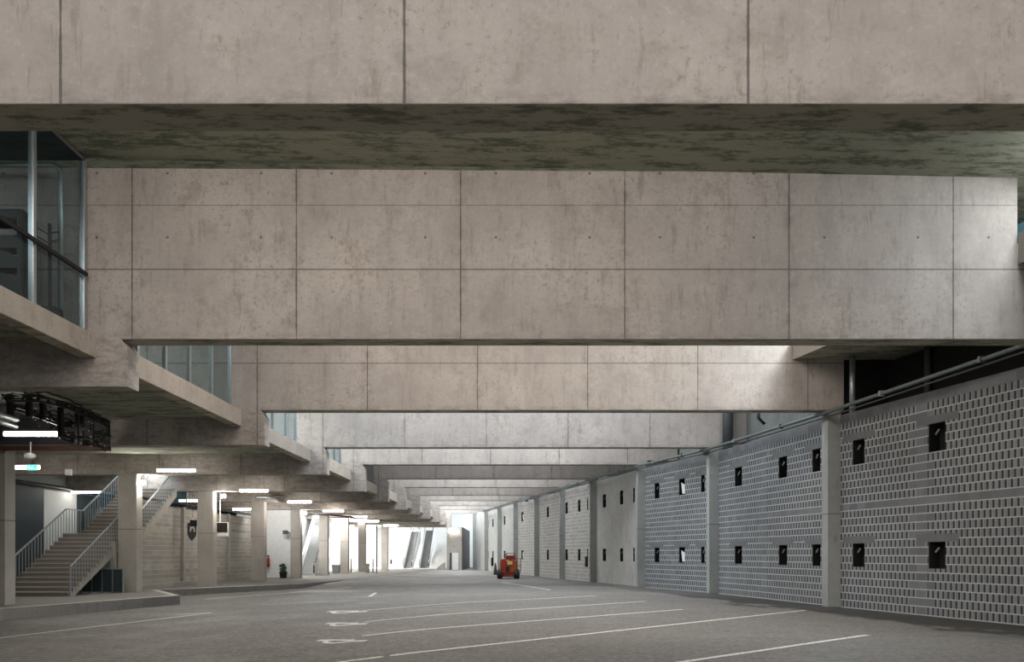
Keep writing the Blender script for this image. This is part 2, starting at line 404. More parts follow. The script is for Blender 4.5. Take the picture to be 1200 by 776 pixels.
# ------------------------------------------------------------------ beams
for n, y in BY.items():
    if n == 1:
        poly = [(XL, BOT), (14.5, BOT), (14.5, TOPZ), (XL, TOPZ)]
    else:
        hx, hz = HX[n], CH+HZ[n]; xr = CX[n]+.5
        xl = hx
        poly = [(XL, hz), (hx, hz), (hx, BOT-.2), (hx-.0, BOT-.19), (hx-.13, BOT-.005), (hx+.02, BOT), (xr, BOT)]
        if n == 2: poly += [(13.2, BOT), (13.2, CH+5.99), (10.42, CH+5.99), (10.42, CH+7.86), (XL, CH+8.05)]
        elif n == 3: poly += [(xr, CH+5.99), (9.0, CH+5.99), (9.0, TOPZ), (XL, TOPZ)]
        else: poly += [(xr, BOT+.2), (xr+1.5, BOT+.2), (xr+1.5, TOPZ), (XL, TOPZ)]
    mb = MB().prism([(x, y, z) for x, z in poly], (0, TH, 0), 0)
    lab = {1: 'huge pale concrete beam crossing the top of the view, nearest to the camera',
           2: 'deep stained concrete beam with form joints and tie holes, second from the camera',
           3: 'warm grey concrete beam whose right end meets the near block pilaster, third from the camera',
           4: 'brightly daylit pale concrete beam, fourth from the camera'}.get(n, 'thin looking distant concrete beam, %s from the camera' % ORD[n-1])
    tag(mb.obj('concrete_beam', M['beam'], None, .012), lab, 'beam', 'row of transverse concrete beams')

# ------------------------------------------------------------------ left upper slab, edge beams, glazing
ez = {1: (4.05, 4.52, -8.57), 2: (3.93, 4.44, -8.3), 3: (3.85, 4.37, -8.34), 4: (3.66, 4.22, -7.95), 5: (3.5, 4.05, -7.9), 6: (3.45, 4.0, -7.6), 7: (3.4, 3.95, -7.5), 8: (3.4, 3.95, -7.35), 9: (3.4, 3.95, -7.2), 10: (3.4, 3.95, -7.1), 11: (3.4, 3.95, -7.05)}
for n in range(1, 12):
    y0, y1 = BY[n]+TH+.003, BY[n+1]-.003; z0, z1, x = ez[n]
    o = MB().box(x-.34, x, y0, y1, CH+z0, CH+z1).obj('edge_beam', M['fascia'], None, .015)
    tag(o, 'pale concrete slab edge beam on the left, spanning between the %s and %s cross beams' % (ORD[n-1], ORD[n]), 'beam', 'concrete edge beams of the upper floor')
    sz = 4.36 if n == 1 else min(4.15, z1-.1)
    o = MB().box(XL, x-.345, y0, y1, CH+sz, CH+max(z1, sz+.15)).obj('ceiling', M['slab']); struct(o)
# slab edge behind the camera line
struct(MB().box(XL, -8.95, -6, BY[1]-.01, CH+4.36, CH+4.52).obj('ceiling', M['slab']))

wi = [0]
def glazing(n, xg, ms, zb, zt, label, mat=None, rail=None, wide=.07, closed=True):
    t = thing('glass_screen', label, 'glazing', (xg, ms[0], zb))
    for i, (a, b) in enumerate(zip(ms, ms[1:])):
        MB().box(xg-.008, xg+.008, a+wide/2, b-wide/2, zb+.06, zt-.06).obj('pane', mat or M['glass'], t)
    for a in ms:
        MB().box(xg-.05, xg+.05, a-wide/2, a+wide/2, zb, zt).obj('mullion', M['alu'], t, .006)
    MB().box(xg-.05, xg+.05, ms[0], ms[-1], zb, zb+.06).obj('bottom_rail', M['alu'], t)
    MB().box(xg-.05, xg+.05, ms[0], ms[-1], zt-.06, zt).obj('top_rail', M['darkgrey'], t)
    if rail: MB().bar((xg+.08, ms[0], rail), (xg+.08, ms[-1], rail), .05, .075).obj('handrail', M['black'], t)
    return t
glazing(1, -8.78, [8.15, 9.63, 11.11, 12.58, 14.06, 15.72], CH+4.525, CH+8.1, 'large glass screen of the upper gallery at top left with a dark sloping looking handrail', rail=CH+5.73, wide=.10)
glazing(2, -8.5, [16.45, 17.4, 18.8, 20.2, 21.7, 23.15], CH+4.445, CH+7.9, 'row of narrow glass panes seen below the second cross beam at left', wide=.09)
glazing(3, -8.55, [24.25, 25.8, 27.4, 29.0, 30.3], CH+4.375, CH+7.6, 'bright glass screen above the edge beam behind the third cross beam', wide=.07)
glazing(4, -8.15, [32.5, 33.8, 35.2, 36.4], CH+4.225, CH+7.6, 'small bright glass screen above the edge beam behind the fourth cross beam', wide=.07)
t = thing('ribbed_screen', 'grey vertical ribbed metal screen far back above the edge beams', 'screen', (-7.9, 38.5, CH+4.055))
for i in range(14): MB().box(-8.1, -8.02, 38.5+i*.45, 38.72+i*.45, CH+4.055, CH+6.5).obj('rib', M['ribs'], t)
MB().box(-8.2, -8.15, 38.45, 44.9, CH+4.055, CH+6.5).obj('backing', M['darkgrey'], t)

# upper gallery ceiling, back wall
struct(MB().hexa([(XL, BY[1]+TH, CH+8.06), (-8.86, BY[1]+TH, CH+8.12), (-8.86, BY[2]-.01, CH+8.12), (XL, BY[2]-.01, CH+8.06),
                  (XL, BY[1]+TH, CH+8.5), (-8.86, BY[1]+TH, CH+8.5), (-8.86, BY[2]-.01, CH+8.5), (XL, BY[2]-.01, CH+8.5)]).obj('ceiling_gallery', M['teal']))
y0_, y1_ = BY[1]+TH+.004, BY[2]-.004
struct(MB().hexa([(-8.83, y0_, CH+8.16), (14.5, y0_, CH+7.68), (14.5, y1_, CH+7.68), (-8.83, y1_, CH+8.16),
                  (-8.83, y0_, CH+8.6), (14.5, y0_, CH+8.6), (14.5, y1_, CH+8.6), (-8.83, y1_, CH+8.6)]).obj('ceiling_bay', M['slab']))
struct(MB().box(-16.3, -16.0, 8.1, 60, CH+4.6, CH+8.3).obj('wall_gallery', M['whitewall']))
struct(MB().box(XL, 16, BY[2]+TH+.6, 112, CH+9.2, CH+9.5).obj('ceiling_roof', M['slab']))

# tubular frame, shelving and stand behind the gallery glass
o = MB()
pts = [(Px(-40, 15.3), 15.3, Zr(193, 15.3)), (Px(62, 15.3), 15.3, Zr(193, 15.3)), (Px(68, 15.3), 15.3, Zr(196, 15.3)), (Px(71, 15.3), 15.3, Zr(203, 15.3)), (Px(71, 15.3), 15.3, CH+4.53)]
tag(o.tube(pts, .05, 12).obj('pipe', M['steel'], None, 0, True), 'pale bent tubular pipe with rounded corner behind the gallery glass', 'pipe')
Yb = 15.0
t = thing('shelving_unit', 'dark open shelves with angled trays behind the left gallery glass', 'shelving', (Px(0, Yb), Yb, CH+4.53))
x0, x1 = Px(-45, Yb), Px(34, Yb)
MB().box(x1-.13, x1, Yb-.2, Yb+.3, CH+4.53, Zr(252, Yb)).obj('side_panel', M['seat'], t, .04)
MB().box(x0, x1, Yb-.2, Yb+.3, Zr(262, Yb), Zr(249, Yb)).obj('top', M['seat'], t, .05)
for a, b, c, d in ((278, 293, 278, 293), (296, 316, 304, 316), (322, 350, 330, 350)):
    MB().prism([(x0, Yb-.1, Zr(a, Yb)), (x0+.9, Yb-.1, Zr(a, Yb)), (x1-.14, Yb-.1, Zr(c, Yb)), (x1-.14, Yb-.1, Zr(d, Yb)), (x0, Yb-.1, Zr(b, Yb))], (0, .35, 0), 0).obj('shelf', M['seat'], t)
t = thing('coat_stand', 'thin dark post with slanted side arms behind the gallery glass', 'stand', (Px(58, 15.1), 15.1, CH+4.53))
MB().box(Px(56.6, 15.1), Px(59.2, 15.1), 15.08, 15.14, CH+4.53, Zr(262, 15.1)).obj('post', M['seat'], t)
for dy in (0, 10):
    MB().bar((Px(57, 15.1), 15.05, Zr(275+dy, 15.1)), (Px(45, 15.1), 15.05, Zr(268+dy, 15.1)), .025).obj('arm', M['seat'], t)
    MB().bar((Px(59, 15.1), 15.05, Zr(275+dy, 15.1)), (Px(71, 15.1), 15.05, Zr(272.5+dy, 15.1)), .025).obj('arm', M['seat'], t)
MB().box(Px(44, 15.1), Px(70, 15.1), 14.95, 15.25, CH+4.53, CH+4.85).obj('base', M['seat'], t, .04)

# ------------------------------------------------------------------ left columns
LC = {3: 5.8, 4: 160.2, 5: 249.7, 6: 309.5, 7: 352, 8: 383.8, 9: 408, 10: 428, 11: 454.5}
for n, p in LC.items():
    x1 = Px(p, BY[n]); w = .78 if n < 7 else .66; z1 = CH+HZ[n]-.003
    t = thing('concrete_column', {3: 'smooth concrete column at the far left edge, beside the foot of the staircase',
        4: 'smooth concrete column standing in front of the staircase', 5: 'concrete column just right of the hanging shield sign',
        6: 'concrete column at the right end of the left block wall', 7: 'concrete column beside the escalator, fifth from the left'}.get(n, 'distant left row concrete column, %s from the nearest, against the white hall' % ORD[n-3]),
        'column', (x1-w/2, BY[n]+TH/2, PZ-.012), 'left row of concrete columns')
    zj = CH+1.05
    MB().box(x1-w, x1, BY[n], BY[n]+TH, PZ-.012, zj-.008).obj('lower_shaft', M['conc'], t, .012)
    MB().box(x1-w+.006, x1-.006, BY[n]+.006, BY[n]+TH-.006, zj-.008, zj+.008).obj('joint', M['darkgrey'], t)
    MB().box(x1-w, x1, BY[n], BY[n]+TH, zj+.008, z1).obj('upper_shaft', M['conc'], t, .012)

# ------------------------------------------------------------------ right wall: pilasters, block panels, openings
WT = CH+4.28
P = {n: (CX[n]+.38, BY[n]+.22) for n in CX}
P[2] = (12.02, BY[2]+.22); P[1] = (14.0, BY[1]+.22); P[0] = (17.4, -6)
PA = {n: (CX[n]+.31, BY[n]+.453) if n > 2 else P[n] for n in P}; PB = {n: (CX[n]+.385, BY[n]-.003) if n > 2 else P[n] for n in P}
for n in range(2, 13):
    t = thing('concrete_pilaster', {2: 'concrete pilaster on the right wall just outside the view, nearest to the camera', 3: 'nearest visible pale concrete pilaster between the block panels on the right wall'}.get(n, 'concrete pilaster on the right wall, %s visible one from the camera' % ORD[n-3]),
              'pilaster', (CX[n]+.2, BY[n]+.2, 0), 'pilasters of the right wall')
    if n == 2:
        bpy.data.objects.remove(t)
        continue
    top = BOT-.003
    MB().box(CX[n], CX[n]+.42, BY[n], BY[n]+.45, 0, CH+1.25-.008).obj('lower_shaft', M['pil'], t, .012)
    MB().box(CX[n]+.006, CX[n]+.414, BY[n]+.006, BY[n]+.444, CH+1.25-.008, CH+1.25+.008).obj('joint', M['darkgrey'], t)
    MB().box(CX[n], CX[n]+.42, BY[n], BY[n]+.45, CH+1.25+.008, top).obj('upper_shaft', M['pil'], t, .012)

def hit(px, n0, n1):     # column of pixels px meets wall segment n0(near) - n1(far): distance from near point
    (xa, ya), (xb, yb) = PA[n0], PB[n1]; k = (px-600)/F
    # xa+t(xb-xa) = k*(ya+t(yb-ya))
    t = (k*ya-xa)/((xb-xa)-k*(yb-ya)); L = math.hypot(xb-xa, yb-ya); return t*L
WZU = (CH+2.68, CH+3.42); WZL = (CH-.37, CH+.33)
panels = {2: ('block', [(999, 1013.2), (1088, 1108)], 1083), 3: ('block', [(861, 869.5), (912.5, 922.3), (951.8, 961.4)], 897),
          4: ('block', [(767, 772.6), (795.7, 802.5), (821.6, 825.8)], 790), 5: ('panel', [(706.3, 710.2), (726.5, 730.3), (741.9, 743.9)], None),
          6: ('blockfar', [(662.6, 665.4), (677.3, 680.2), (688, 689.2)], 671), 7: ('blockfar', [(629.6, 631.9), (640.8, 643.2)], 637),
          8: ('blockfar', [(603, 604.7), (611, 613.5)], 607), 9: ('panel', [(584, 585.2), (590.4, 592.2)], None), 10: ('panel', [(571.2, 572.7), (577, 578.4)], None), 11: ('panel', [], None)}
wn = 0
for n0 in range(0, 12):
    n1 = n0+1
    if n1 not in P or n0 not in P: continue
    A = Vector((*PA[n0], 0)); B = Vector((*PB[n1], 0)); d = (B-A).normalized(); L = (B-A).length
    nr = Vector((d.y, -d.x, 0))
    if nr.x < 0: nr = -nr                                                # away from the hall
    kind, wins, bandp = panels.get(n0, ('block', [], None))
    uo = hit(bandp, n0, n1) if bandp else L*.55
    holes = []
    for a, b in wins:
        s0, s1 = sorted((hit(a, n0, n1), hit(b, n0, n1))); s1 = min(s1, L-.05)
        for z0, z1 in (WZL, WZU): holes.append((s0, s1, z0, z1))
    if n0 in (0, 1): holes = []
    ss = sorted({0, L, *[h[0] for h in holes], *[h[1] for h in holes]}); zs = sorted({-.02, WT, *[h[2] for h in holes], *[h[3] for h in holes]})
    bm = bmesh.new(); uvl = bm.loops.layers.uv.new('UVMap'); cache = {}
    def V(s, z, k=0):
        key = (round(s, 5), round(z, 5), k)
        if key not in cache: cache[key] = bm.verts.new(A+d*s+nr*(.22*k)+Vector((0, 0, z)))
        return cache[key]
    def face(vs, uvs):
        f = bm.faces.new(vs)
        for l, q in zip(f.loops, uvs): l[uvl].uv = q
    for i in range(len(ss)-1):
        for j in range(len(zs)-1):
            s0, s1, z0, z1 = ss[i], ss[i+1], zs[j], zs[j+1]
            if any(h[0]-1e-6 <= s0 and s1 <= h[1]+1e-6 and h[2]-1e-6 <= z0 and z1 <= h[3]+1e-6 for h in holes): continue
            q = [(s0, z0), (s1, z0), (s1, z1), (s0, z1)]
            face([V(s, z) for s, z in q], [(s-uo, z) for s, z in q])
            face([V(s, z, 1) for s, z in q][::-1], [(s-uo, z) for s, z in q][::-1])
    for h in holes+[(0, L, -.02, WT)]:
        e = [(h[0], h[2]), (h[1], h[2]), (h[1], h[3]), (h[0], h[3])]
        for (sa, za), (sb, zb) in zip(e, e[1:]+e[:1]):
            # split along grid so verts are shared
            if sa == sb: seg = [(sa, z) for z in zs if min(za, zb)-1e-6 <= z <= max(za, zb)+1e-6]
            else: seg = [(s, za) for s in ss if min(sa, sb)-1e-6 <= s <= max(sa, sb)+1e-6]
            for p, q in zip(seg, seg[1:]):
                face([V(*p), V(*q), V(*q, 1), V(*p, 1)], [(9, 5.9)]*4)
    bmesh.ops.recalc_face_normals(bm, faces=bm.faces)
    me = bpy.data.meshes.new('wall_right'); bm.to_mesh(me); bm.free(); me.materials.append(M[kind])
    o = bpy.data.objects.new('wall_right', me); COL.objects.link(o); struct(o)
    far = n0 >= 7
    for hi, (s0, s1, z0, z1) in enumerate(holes):
        wn += 1
        c = A+d*((s0+s1)/2)
        def Q(s, k, z): return A+d*s+nr*k+Vector((0, 0, z))
        fr = MB()
        # added black liner box open to the hall, paints in the shade inside
        k0, k1, tt = .02, .34, .012
        for a0, a1, c0, c1 in ((s0, s0+tt, z0, z1), (s1-tt, s1, z0, z1), (s0, s1, z0, z0+tt), (s0, s1, z1-tt, z1)):
            fr.hexa([Q(a0, k0, c0), Q(a1, k0, c0), Q(a1, k1, c0), Q(a0, k1, c0), Q(a0, k0, c1), Q(a1, k0, c1), Q(a1, k1, c1), Q(a0, k1, c1)])
        fr.hexa([Q(s0, k1, z0), Q(s1, k1, z0), Q(s1, k1+.02, z0), Q(s0, k1+.02, z0), Q(s0, k1, z1), Q(s1, k1, z1), Q(s1, k1+.02, z1), Q(s0, k1+.02, z1)])
        w = fr.obj('window_%d' % wn, M['dark']); struct(w)
        bright = (n0 == 4 and 795 < wins[hi//2][0] < 800) or (n0 == 8 and hi//2 == 1) or (n0 == 10 and hi//2 == 1)
        sm = (s0+s1)/2; zm = (z0+z1)/2; W = s1-s0
        if bright:
            fl = MB().hexa([Q(s0+.1*W, .08, zm-.3), Q(s0+.75*W, .1, zm-.3), Q(s0+.75*W, .12, zm-.3), Q(s0+.1*W, .10, zm-.3),
                            Q(s0+.2*W, .10, zm+.06), Q(s0+.95*W, .10, zm+.22), Q(s0+.95*W, .12, zm+.22), Q(s0+.2*W, .12, zm+.06)])
            fl.obj('hatch_sheet', M['white'], w)
        else:
            fl = MB().bar(Q(sm+.16*W, .05, zm+.08), Q(sm-.06*W, .05, zm+.2), .03, .05)
            fl.obj('tilted_flap', M['lintel'], w)
        if kind == 'block':
            l0, l1 = max(.02, s0-.42), min(L-.02, s1+.42); zl = z1+.205
            MB().hexa([Q(l0, -.004, z1+.003), Q(l1, -.004, z1+.003), Q(l1, .02, z1+.003), Q(l0, .02, z1+.003), Q(l0, -.004, zl), Q(l1, -.004, zl), Q(l1, .02, zl), Q(l0, .02, zl)]).obj('lintel', M['lintel'], w)

# retaining wall behind, ledge, dark base strip
for a, b in ((0, 3), (3, 12)):
    A = Vector((*P[a], 0)); B = Vector((*P[b], 0)); o_ = Vector((1.5, 0, 0))
    e_ = Vector((.3, 0, 0))
    mb = MB().hexa([A+o_, B+o_, B+o_+e_, A+o_+e_]+[v+Vector((0, 0, CH+7.2 if a == 3 else CH+5.94)) for v in (A+o_, B+o_, B+o_+e_, A+o_+e_)])
    struct(mb.obj('wall_retaining', M['rough'] if a else M['dark']))  # near stretch painted black in place of the shade under the ledge
def lx(Y): return 14.1-.2325*Y
def ledge(y0, y1):
    mb = MB().hexa([(lx(y0), y0, CH+5.98), (lx(y0)+4, y0, CH+5.98), (lx(y1)+3.6, y1, CH+5.98), (lx(y1), y1, CH+5.98),
                    (lx(y0), y0, CH+6.62), (lx(y0)+4, y0, CH+6.62), (lx(y1)+3.6, y1, CH+6.62), (lx(y1), y1, CH+6.62)])
    return struct(mb.obj('trim_ledge', M['conc'], None, .01))
struct(MB().box(CX[3]+.51, CX[3]+3.0, BY[3]+.1, BY[3]+.4, CH+4.0, CH+6.6).obj('wall_shade_infill', M['dark']))  # added black sheet, painted shade that hides the lit wall behind
ledge(BY[1]+TH+.01, BY[2]-.01); ledge(BY[2]+TH+.01, BY[3]-.01)
# clerestory glazing above the ledge
mb = MB().box(11.9, 12.0, BY[1]+TH+.02, BY[3]-.3, CH+6.62, CH+7.75); struct(mb.obj('window_clerestory', M['clereglass']))
struct(MB().box(11.55, 11.62, BY[1]+TH+.02, BY[3]-.3, CH+6.62, CH+6.9).obj('trim_clerestory_sill', M['fascia']))

# pipe and cable along the top of the wall
pts = [(P[n][0]-.3, P[n][1], WT+.22) for n in (0, 1, 2)]
pts = [(wallx(Y)-.36-(0 if Y < 40 else .0), Y, CH+4.37) for Y in (2, 8, 16, 24, 32, 40, 50, 60, 70, 80)]
pts = [(CX[n]-.12 if n > 2 else {1: 13.75, 2: 11.75}[n], BY[n], CH+{1: 4.9, 2: 4.72}.get(n, 4.34)) for n in (1, 2, 3, 4, 5, 6, 7, 8, 9, 10, 11)]
t = thing('service_pipe', 'long grey service pipe running along the top of the right block wall', 'pipe', pts[0])
MB().tube(pts, .055, 10).obj('main_pipe', M['pipe'], t, 0, True)
MB().tube([(x+.06, y, z-.13) for x, y, z in pts], .025, 8).obj('thin_cable', M['darkgrey'], t, 0, True)
for (x0, y0, z0), (x1, y1, z1) in zip(pts[:6], pts[1:7]):
    for f in (.3, .7):
        x, y, z = x0+(x1-x0)*f, y0+(y1-y0)*f, z0+(z1-z0)*f
        MB().box(x-.07, x+.07, y-.05, y+.05, z-.07, z+.08).obj('pipe_clamp', M['greyp'] if f > .5 else M['pipe'], t)
for px, Y, lab in ((995, 23.2, 'grey vertical pipe beside the right end of the third beam'), (1083, 22.0, 'dark vertical pipe in the recess above the near block wall'), (850, 31.5, 'dark square downpipe at the right end of the fourth beam')):
    X = Px(px, Y); r = .09 if px != 850 else .22
    z0 = WT+.02; z1 = CH+5.9 if Y < 24 else CH+7.0
    z1 = CH+5.96 if Y < 24 else CH+7
    tag(MB().tube([(X+.1, Y, z0 if px != 995 else CH+4.2), (X+.1, Y, z1)], r, 10).obj('vertical_pipe', M['darkgrey'] if px != 995 else M['steel'], None, 0, True), lab, 'pipe')
tag(MB().tube([(Px(889, 29), 29, CH+5.4), (Px(889, 29), 29, Zr(490, 29)), (Px(896, 29), 29, Zr(497, 29))], .06, 8).obj('bent_pipe', M['black'], None, 0, True), 'short black bent pipe on the rough wall above the second block panel', 'pipe')

# ------------------------------------------------------------------ staircase
x0, x1 = -19.0, -16.45
t = thing('staircase', 'two flight concrete staircase with grey metal railings at far left', 'staircase', ((x0+x1)/2, 28.5, PZ-.012))
zb = PZ-.012
def flight(name, y0, z0, n, run, rise, thick=.28):
    pts = [(y0, z0)]
    y, z = y0, z0
    for i in range(n):
        z += rise; pts.append((y, z)); y += run; pts.append((y, z))
    pts.append((y, z-thick-.1)); pts.append((y0+run*1.2, z0-.0 if z0 < .2 else z0-thick)) ;
    if z0 > .2: pts.append((y0, z0-thick))
    MB().prism([(x0, a, b) for a, b in pts], (x1-x0, 0, 0), 0).obj(name, M['stair'], t)
    noz = MB()
    y, z = y0, z0
    for i in range(n):
        z += rise; noz.box(x0+.02, x1-.02, y-.03, y+.05, z-.035, z+.006); y += run
    noz.obj('nosing', M['kerb'], t)
    ris = MB(); y, z = y0, z0
    for i in range(n):
        ris.box(x0+.02, x1-.02, y-.008, y+.001, z+.007, z+rise-.036); z += rise; y += run
    ris.obj('riser', M['riser'], t)
    return y, z
ye, ze = flight('flight', 28.5, zb, 14, .305, .175)
yl = ye+1.15
MB().box(x0, x1, ye-.002, yl+.002, ze-.3, ze).obj('landing', M['stair'], t)
y2, z2 = flight('flight', yl, ze, 13, .29, .18)
for side, X in (('left', x0+.05), ('right', x1+.03)):
    path = [(28.55, zb+1.1), (ye-.1, ze+1.05), (yl, ze+1.05), (y2, z2+1.05)]
    rl = MB()
    for a, b in zip(path, path[1:]): rl.bar((X, *a), (X, *b), .05, .05)
    rl.bar((X, 28.55, zb), (X, 28.55, zb+1.1), .05)
    railing = rl.obj('railing', M['rail'], t)
    for (ya, za), (yb, zb2) in zip(path, path[1:]):
        k = int((yb-ya)/.19)
        for i in range(k+1):
            y = ya+(yb-ya)*i/max(1, k); zt = za+(zb2-za)*i/max(1, k)
            MB().box(X-.011, X+.011, y-.011, y+.011, zt-1.12, zt-.02).obj('baluster', M['rail'], railing)
# store under the stair
t2 = thing('store_enclosure', 'low teal glass and metal enclosure under the staircase', 'enclosure', (-16.6, 32, zb))
for i in range(5): MB().box(-17.9+i*.42, -17.53+i*.42, 31.2, 31.24, zb+.05, zb+.95).obj('pane', M['teal'], t2)
for i in range(6): MB().box(-17.93+i*.42, -17.89+i*.42, 31.18, 31.26, zb, zb+.98).obj('post', M['steel'], t2)
MB().box(-17.93, -15.8, 31.17, 31.27, zb+.96, zb+1.02).obj('top_rail', M['steel'], t2)
MB().box(-16.55, -16.35, 31.6, 31.8, zb, zb+2.1).obj('support_post', M['conc'], t)

# left walls
def uvbox(name, a, b, th, z0, z1, mat, prof=None):
    A = Vector((*a, 0)); B = Vector((*b, 0)); d = (B-A).normalized(); nr = Vector((d.y, -d.x, 0))*th; L = (B-A).length
    bm = bmesh.new(); uvl = bm.loops.layers.uv.new('UVMap')
    prof = prof or [(0, z0), (L, z0), (L, z1), (0, z1)]
    f = [bm.verts.new(A+d*s+Vector((0, 0, z))) for s, z in prof]; g = [bm.verts.new(A+d*s+nr+Vector((0, 0, z))) for s, z in prof]
    q = bm.faces.new(f)
    for l, p in zip(q.loops, prof): l[uvl].uv = p
    bm.faces.new(g[::-1])
    for i in range(len(f)): bm.faces.new((f[i], g[i], g[(i+1) % len(f)], f[(i+1) % len(f)]))
    bmesh.ops.recalc_face_normals(bm, faces=bm.faces)
    me = bpy.data.meshes.new(name); bm.to_mesh(me); bm.free(); me.materials.append(mat)
    o = bpy.data.objects.new(name, me); COL.objects.link(o); return struct(o)
LWx = -16.75
uvbox('wall_left_block', (LWx, 50.0), (LWx, 34.7), .2, zb, CH+2.35, M['blockleft'],
      [(0, zb), (15.3, zb), (15.3, 2.85), (13.9, 3.75), (13.6, CH+2.35), (0, CH+2.35)])
struct(MB().box(XL-.2, XL, -6, 84, 0, CH+8.3).obj('wall_left', M['greyp']))
struct(MB().box(XL, XL+.05, 29, 36.0, zb, CH+3.1).obj('door_left', M['teal']))
struct(MB().box(XL+.002, XL+.06, 36.0, 38.7, zb, CH+3.05).obj('wall_left_panel', M['white']))
struct(MB().box(XL+.002, XL+.05, 38.7, 50, zb, CH+3.05).obj('wall_left_dark', M['darkgrey']))
tag(MB().tube([(XL+.3, 26, CH+3.25), (XL+.3, 34, CH+3.2), (XL+.3, 48, CH+3.15)], .09, 8).obj('dark_pipe', M['black'], None, 0, True), 'long dark pipe sloping above the white panel behind the staircase', 'pipe')
t = thing('glass_partition', 'blue tinted glass partition above the staircase landing', 'glazing', (-20, 41, CH+2.9))
MB().box(-21.9, -17.2, 40.6, 40.63, CH+2.5, CH+4.0).obj('pane', M['glassb'], t)
for x in (-21.9, -20.3, -18.7, -17.2): MB().box(x-.03, x+.03, 40.57, 40.66, CH+2.5, CH+4.0).obj('mullion', M['rail'], t)
# pipes along block wall
tag(MB().tube([(LWx+.15, 33, CH+2.55), (LWx+.15, 50, CH+2.55)], .07, 8).obj('dark_pipe', M['black'], None, 0, True), 'dark pipe running along the top of the left block wall', 'pipe')
for y, lab in ((39.05, 'slim pale vertical post on the left block wall, nearer one'), (45.3, 'slim pale vertical post on the left block wall, farther one')):
    tag(MB().box(LWx+.005, LWx+.14, y-.16, y+.0, zb+.35, CH+2.4).obj('wall_post', M['conc']), lab, 'post')

# white hall at the back left
struct(MB().box(-18.5, -14.6, 51.6, 51.8, zb, CH+3.2).obj('wall_white_return', M['whitewall']))
struct(MB().box(-17.2, -17.0, 51.8, 96, zb, CH+3.4).obj('wall_white', M['whitewall']))
struct(MB().box(-22, 2, 99, 99.2, 0, CH+9).obj('wall_back', M['whitewall']))
struct(MB().box(-22, -8.2, 84.6, 99, -.02, .062).obj('floor_hall', M['white']))
t = thing('fire_extinguisher', 'small red fire extinguisher on the white wall', 'extinguisher', (Px(314, 51), 51.3, zb))
X = Px(314.5, 51.3)
MB().lathe((X, 51.3, CH-.85), [(.05, 0), (.1, .04), (.1, .55), (.05, .66), (.03, .72)], 14).obj('cylinder', M['red'], t, 0, True)
MB().box(X-.09, X+.06, 51.25, 51.35, CH-.13, CH-.06).obj('valve', M['black'], t)
X = Px(334, 51.4)
t = thing('potted_shrub', 'small dark green shrub in a black pot beside the white wall', 'plant', (X, 51.0, zb))
MB().lathe((X, 51.0, zb), [(.2, 0), (.26, .4), (.24, .42)], 14).obj('pot', M['black'], t)
mb = MB()
for i in range(90):
    a = random.uniform(0, 6.28); r = random.uniform(0, .2); z = zb+.4+random.uniform(0, .5); c = Vector((X+r*math.cos(a), 51.0+r*math.sin(a), z))
    q = Vector((random.uniform(-1, 1), random.uniform(-1, 1), random.uniform(-.3, 1))).normalized()*.14; w = q.cross(Vector((.3, .7, .1))).normalized()*.05
    mb.bm.faces.new([mb.bm.verts.new(v) for v in (c-q, c+w, c+q, c-w)])
mb.obj('foliage', M['plant'], t)
t = thing('wall_camera', 'dark camera bracket high on the white wall', 'camera', (Px(336, 50.9), 51.1, CH+1.35))
X = Px(335, 51.1)
MB().box(X-.16, X+.16, 50.9, 51.1, CH+1.35, CH+1.6).obj('housing', M['darkgrey'], t, .02)
MB().bar((X+.1, 51.1, CH+1.55), (X+.3, 51.55, CH+1.3), .05).obj('bracket', M['black'], t)

# escalators
def escalator(xa, ya, xb, yb, z1, w, label):
    A = Vector((xa, ya, 0)); B = Vector((xb, yb, 0)); d = (B-A); L = d.length; d = d/L; s = Vector((d.y, -d.x, 0))
    t = thing('escalator', label, 'escalator', (xa, ya, .06), 'escalators')
    z0 = .06
    n = 26; mb = MB()
    for i in range(n):
        a = A+d*(L*i/n); b = A+d*(L*(i+1)/n); z = z0+(z1-z0)*(i+1)/n
        mb.hexa([a-s*w/2+Vector((0,0,z-.35)), a+s*w/2+Vector((0,0,z-.35)), b+s*w/2+Vector((0,0,z-.35)), b-s*w/2+Vector((0,0,z-.35)),
                 a-s*w/2+Vector((0,0,z)), a+s*w/2+Vector((0,0,z)), b+s*w/2+Vector((0,0,z)), b-s*w/2+Vector((0,0,z))])
    mb.obj('steps', M['greyp'], t)
    for k in (-1, 1):
        o_ = s*k*(w/2+.06)
        pts = [A+o_-d*.8+Vector((0,0,z0)), A+o_+Vector((0,0,z0)), B+o_+Vector((0,0,z1-.5)), B+o_+Vector((0,0,z1+.9)), A+o_+Vector((0,0,z0+.95)), A+o_-d*.8+Vector((0,0,z0+.95))]
        MB().prism([p-s*.04 for p in pts], s*.08, 0).obj('balustrade', M['whitewall'], t)
        MB().tube([A+o_-d*.85+Vector((0,0,z0+.2)), A+o_-d*.9+Vector((0,0,z0+.7)), A+o_-d*.75+Vector((0,0,z0+1.0)), A+o_+Vector((0,0,z0+1.02)), B+o_+Vector((0,0,z1+.97))], .05, 8).obj('handrail', M['black'] if k > 0 else M['steel'], t)
    mb = MB(); mb.hexa([A-s*(w/2+.1)-Vector((0,0,0)), A+s*(w/2+.1), B+s*(w/2+.1)+Vector((0,0,z1-1.6)), B-s*(w/2+.1)+Vector((0,0,z1-1.6)),
             A-s*(w/2+.1)+Vector((0,0,z0)), A+s*(w/2+.1)+Vector((0,0,z0)), B+s*(w/2+.1)+Vector((0,0,z1-.4)), B-s*(w/2+.1)+Vector((0,0,z1-.4))])
    mb.obj('truss', M['whitewall'], t)
    return t
escalator(-15.2, 57.2, -16.1, 65.5, 4.9, 1.0, 'white sided escalator rising behind the fifth left column')
